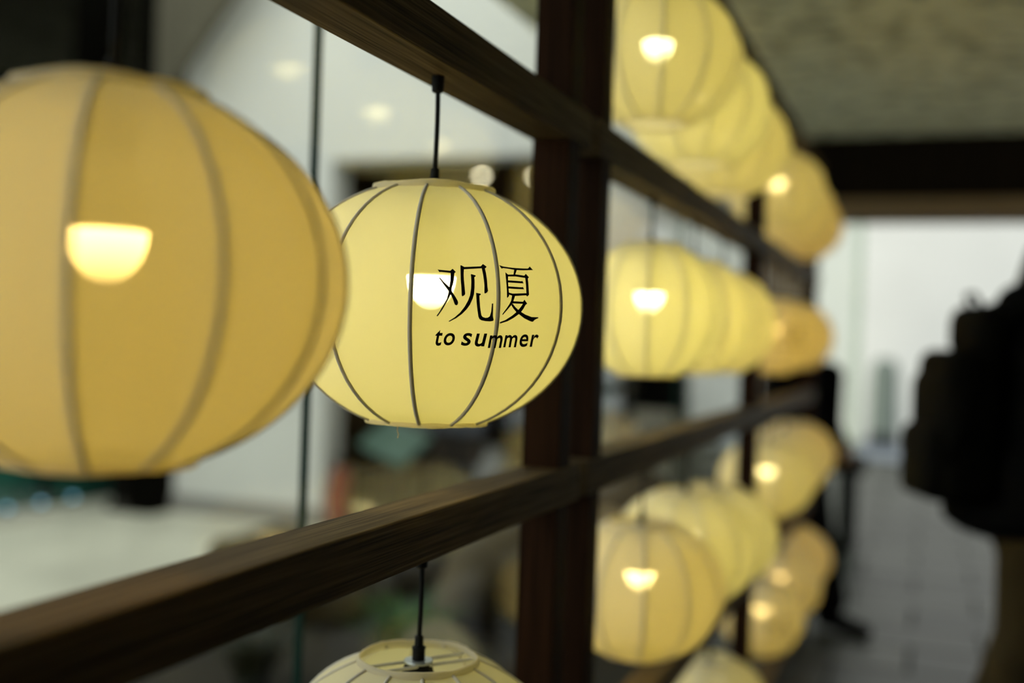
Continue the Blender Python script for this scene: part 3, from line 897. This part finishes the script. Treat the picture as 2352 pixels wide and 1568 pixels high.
def hand(bm, wrist, direc, thumb_side):
    """palm, four unequal bent fingers and a thumb leaving the side of the palm"""
    w = Vector(wrist); d = Vector(direc).normalized()
    s = Vector(thumb_side); s = (s - d * s.dot(d)).normalized()
    nrm = d.cross(s)
    capsule(bm, w, w + d * 0.03, 0.026, 0.030)
    for k in (-0.022, 0.0, 0.022):
        capsule(bm, w + d * 0.02 + s * k * 0.8, w + d * 0.085 + s * k, 0.017, 0.015)
    for k, ln in ((0.030, 0.068), (0.010, 0.078), (-0.010, 0.072), (-0.029, 0.056)):
        a = w + d * 0.088 + s * k
        b = a + (d * 0.95 + nrm * 0.25) * ln * 0.45
        c = b + (d * 0.75 + nrm * 0.65) * ln * 0.33
        e = c + (d * 0.45 + nrm * 0.85) * ln * 0.26
        capsule(bm, a, b, 0.0098, 0.0092, 8); capsule(bm, b, c, 0.0092, 0.0086, 8); capsule(bm, c, e, 0.0086, 0.0076, 8)
    a = w + d * 0.030 + s * 0.030
    b = a + (d * 0.6 + s * 0.75 + nrm * 0.2) * 0.038
    c = b + (d * 0.85 + s * 0.3 + nrm * 0.3) * 0.030
    capsule(bm, a, b, 0.0125, 0.0108, 8); capsule(bm, b, c, 0.0108, 0.0090, 8)

SKIN = plain('skin', (0.42, 0.27, 0.19), 0.55)
HAIR = plain('black_hair', (0.008, 0.007, 0.006), 0.5)
def head_parts(bm, c, yaw=0.0, pitch=0.0):
    """face looks along +X of the local frame before yaw/pitch"""
    R = Matrix.Rotation(yaw, 3, 'Z') @ Matrix.Rotation(pitch, 3, 'Y')
    P = lambda x, y, z: Vector(c) + R @ Vector((x, y, z))
    ellip(bm, P(0, 0, 0.02), (0.096, 0.076, 0.105), R)
    ellip(bm, P(0.028, 0, -0.045), (0.066, 0.058, 0.066), R)
    capsule(bm, P(0.088, 0, 0.012), P(0.108, 0, -0.022), 0.009, 0.014, 8)
    ellip(bm, P(0.083, 0, -0.058), (0.014, 0.024, 0.007), R)
    ellip(bm, P(0.080, 0, -0.072), (0.014, 0.021, 0.008), R)
    for s in (-1, 1):
        ellip(bm, P(-0.005, s * 0.077, -0.005), (0.018, 0.010, 0.030), R)
        ellip(bm, P(0.080, s * 0.031, 0.022), (0.014, 0.018, 0.007), R)

def eyes(parent, c, yaw=0.0, pitch=0.0):
    R = Matrix.Rotation(yaw, 3, 'Z') @ Matrix.Rotation(pitch, 3, 'Y')
    for s in (-1, 1):
        bm = bmesh.new(); ellip(bm, Vector(c) + R @ Vector((0.085, s * 0.031, 0.006)), (0.009, 0.012, 0.008), R)
        link('eye', to_mesh(bm, 'eye'), HAIR, parent, True)

def person(name, loc, rz, J, jacket, trousers, shoes, label, hem_flare, hair_long, yaw=0.0, pitch=0.0, coat=0.0, baggy=1.0):
    """J: joint positions in a frame with the figure facing +X"""
    root = empty(name, loc, rz)
    def body(bm):
        head_parts(bm, J['head'], yaw, pitch)
        capsule(bm, J['neck'], Vector(J['head']) + Vector((-0.01, 0, -0.05)), 0.058, 0.054)
        capsule(bm, J['chest'], J['neck'], 0.11, 0.06)
        capsule(bm, J['pelvis'], J['chest'], 0.12, 0.12)
        for s in ('l', 'r'):
            capsule(bm, J['sh_' + s], J['el_' + s], 0.045, 0.038)
            capsule(bm, J['el_' + s], J['wr_' + s], 0.037, 0.026)
            capsule(bm, J['hip_' + s], J['kn_' + s], 0.075, 0.050)
            capsule(bm, J['kn_' + s], J['an_' + s], 0.048, 0.034)
            capsule(bm, J['chest'], J['sh_' + s], 0.07, 0.05)
            hand(bm, J['wr_' + s], Vector(J['wr_' + s]) - Vector(J['el_' + s]), (1, 0.0, 0.2))
    blob('body', body, 0.0065, SKIN, root, 2)
    eyes(root, J['head'], yaw, pitch)
    def jac(bm):
        pv, ch = Vector(J['pelvis']), Vector(J['chest'])
        mid = (pv + ch) / 2
        ellip(bm, ch + Vector((0, 0, 0.02)), (0.135, 0.185, 0.17))
        ellip(bm, mid, (0.14, 0.175, 0.22))
        ellip(bm, pv + Vector((0, 0, -0.02)), (0.165, 0.222, 0.17))
        capsule(bm, ch + Vector((0.0, 0, 0.10)), Vector(J['neck']) + Vector((0, 0, 0.0)), 0.10, 0.072)
        ellip(bm, Vector(J['neck']) + Vector((-0.06, 0, 0.0)), (0.085, 0.11, 0.07))       # hood lying on the back
        ellip(bm, pv + Vector((-0.03 * hem_flare, 0, -0.12)), (0.170 + 0.02 * hem_flare, 0.226, 0.08))
        if coat:
            capsule(bm, pv + Vector((0, 0, -0.05)), pv + Vector((0.03, 0, -coat)), 0.165, 0.19)
        for s in ('l', 'r'):
            capsule(bm, J['sh_' + s], J['el_' + s], 0.076, 0.064)
            capsule(bm, J['el_' + s], Vector(J['el_' + s]).lerp(Vector(J['wr_' + s]), 0.95), 0.062, 0.046)
            capsule(bm, ch + Vector((0, 0, 0.06)), J['sh_' + s], 0.10, 0.078)
    blob('jacket', jac, 0.010, jacket, root, 3)
    def tro(bm):
        capsule(bm, Vector(J['pelvis']) + Vector((0, 0, 0.03)), Vector(J['pelvis']) + Vector((0, 0, -0.06)), 0.135, 0.13)
        for s in ('l', 'r'):
            capsule(bm, J['hip_' + s], J['kn_' + s], 0.100 * baggy, 0.080 * baggy)
            k, a_ = Vector(J['kn_' + s]), Vector(J['an_' + s])
            capsule(bm, k, k.lerp(a_, 0.93 / baggy ** 0.3), 0.080 * baggy, 0.068 * baggy)
    blob('trousers', tro, 0.010, trousers, root, 3)
    for s in ('l', 'r'):
        def shoe(bm):
            a_ = Vector(J['an_' + s]); tip = Vector(J['toe_' + s])
            f = (tip - a_); f.z = 0; f.normalize()
            base = Vector((a_.x, a_.y, a_.z - 0.05))
            capsule(bm, base - f * 0.035, base + f * 0.08, 0.040, 0.042)
            capsule(bm, base + f * 0.05, Vector((tip.x, tip.y, tip.z)) - f * 0.02, 0.043, 0.034)
            capsule(bm, base, a_ + Vector((0, 0, 0.02)), 0.042, 0.044)
        blob('shoe', shoe, 0.008, shoes, root, 2)
    def hr(bm):
        c = Vector(J['head'])
        R = Matrix.Rotation(yaw, 3, 'Z') @ Matrix.Rotation(pitch, 3, 'Y')
        ellip(bm, c + R @ Vector((-0.016, 0, 0.045)), (0.100, 0.086, 0.098), R)
        ellip(bm, c + R @ Vector((-0.050, 0, -0.01)), (0.066, 0.080, 0.085), R)
        if hair_long:
            capsule(bm, c + R @ Vector((-0.06, 0, 0.0)), c + R @ Vector((-0.105, 0, -0.17)), 0.075, 0.060)
    blob('hair', hr, 0.008, HAIR, root, 2)
    tag(root, label, 'person')
    return root

# person with the backpack, side-on, walking to the right: mostly outside the right edge
JA = dict(pelvis=(0, 0, 0.95), chest=(0.03, 0, 1.27), neck=(0.06, 0, 1.45), head=(0.13, 0, 1.585),
          sh_l=(0.04, 0.19, 1.37), el_l=(0.00, 0.25, 1.10), wr_l=(0.14, 0.24, 0.90),
          sh_r=(0.04, -0.19, 1.37), el_r=(-0.02, -0.25, 1.10), wr_r=(0.13, -0.24, 0.90),
          hip_l=(0, 0.09, 0.90), kn_l=(0.14, 0.09, 0.50), an_l=(0.14, 0.09, 0.10), toe_l=(0.31, 0.09, 0.035),
          hip_r=(0, -0.09, 0.90), kn_r=(-0.02, -0.09, 0.49), an_r=(-0.16, -0.09, 0.12), toe_r=(0.02, -0.09, 0.035))
navy = plain('dark_navy_jacket', (0.005, 0.0055, 0.008), 0.85, spec=0.1, noise=0.3, scale=9, bump=0.5)
khaki = plain('khaki_trousers', (0.075, 0.052, 0.022), 0.85, noise=0.25, scale=7, bump=0.6)
blackcloth = plain('black_cloth', (0.003, 0.003, 0.003), 0.9, spec=0.05, noise=0.3, scale=9, bump=0.4)
PA = (0.262, 3.625)
RA = R_(20.7)
person('person', (PA[0], PA[1], 0.0), RA, JA, navy, khaki, plain('dark_shoes', (0.02, 0.02, 0.02), 0.5),
       'person in dark jacket and khaki trousers at the right edge, wearing a backpack', 1.0, True, 0.0, R_(8))
# backpack
bp_ = empty('backpack', (PA[0] + math.cos(RA) * -0.14, PA[1] + math.sin(RA) * -0.14, 0.86), RA)
bagm = plain('black_nylon', (0.003, 0.003, 0.003), 0.7, spec=0.1, noise=0.3, scale=14, bump=0.4)
def soft_box(name, lo, hi, mat, parent, bev):
    bm = bmesh.new(); bm_box(bm, lo, hi)
    bmesh.ops.bevel(bm, geom=list(bm.edges), offset=bev, segments=4, affect='EDGES', profile=0.5)
    return link(name, to_mesh(bm, name), mat, parent, True)
soft_box('main_body', (-0.15, -0.16, 0.0), (0.02, 0.16, 0.39), bagm, bp_, 0.045)
soft_box('front_pocket', (-0.185, -0.13, 0.01), (-0.11, 0.13, 0.23), bagm, bp_, 0.035)
soft_box('top_lid', (-0.135, -0.15, 0.33), (0.03, 0.15, 0.45), bagm, bp_, 0.045)
soft_box('rolled_hood', (-0.055, -0.13, 0.42), (0.06, 0.13, 0.585), bagm, bp_, 0.05)
link('carry_loop', tube_mesh('carry_loop', [(-0.01, -0.05, 0.57), (-0.03, -0.03, 0.615), (-0.03, 0.03, 0.615), (-0.01, 0.05, 0.57)], 0.008, 8), bagm, bp_, True)
for s in (-1, 1):
    link('shoulder_strap', tube_mesh('shoulder_strap', [(-0.02, s * 0.10, 0.52), (0.12, s * 0.12, 0.60), (0.235, s * 0.13, 0.54), (0.285, s * 0.13, 0.40), (0.27, s * 0.15, 0.26), (0.16, s * 0.185, 0.16), (0.0, s * 0.13, 0.08)], 0.018, 10), bagm, bp_, True)
    link('side_strap', tube_mesh('side_strap', [(-0.16, s * 0.155, 0.12), (-0.10, s * 0.166, 0.25), (-0.08, s * 0.158, 0.42)], 0.007, 8), bagm, bp_, True)
tag(bp_, 'black backpack worn by the person at the right edge', 'backpack')

# person in black past the far end of the frame, stepping to the right, head bowed
k = 0.875
JB = dict(pelvis=(0, 0, 0.94 * k), chest=(0.0, 0, 1.22 * k), neck=(0.01, 0, 1.37 * k), head=(0.045, 0, 1.48 * k),
          sh_l=(0.07, 0.17, 1.33 * k), el_l=(0.05, 0.21, 1.06 * k), wr_l=(0.17, 0.15, 0.95 * k),
          sh_r=(0.07, -0.17, 1.33 * k), el_r=(0.05, -0.21, 1.06 * k), wr_r=(0.17, -0.15, 0.95 * k),
          hip_l=(0, 0.08, 0.88 * k), kn_l=(-0.02, 0.08, 0.48 * k), an_l=(-0.14, 0.08, 0.105), toe_l=(0.03, 0.08, 0.035),
          hip_r=(0, -0.08, 0.88 * k), kn_r=(0.20, -0.08, 0.48 * k), an_r=(0.31, -0.08, 0.10), toe_r=(0.52, -0.08, 0.035))
person('person', (-0.62, 5.56, 0.0), R_(-32), JB, blackcloth, blackcloth, blackcloth,
       'person all in black stepping out past the far end of the lantern frame', 1.6, False, 0.0, R_(35), coat=0.42, baggy=1.3)
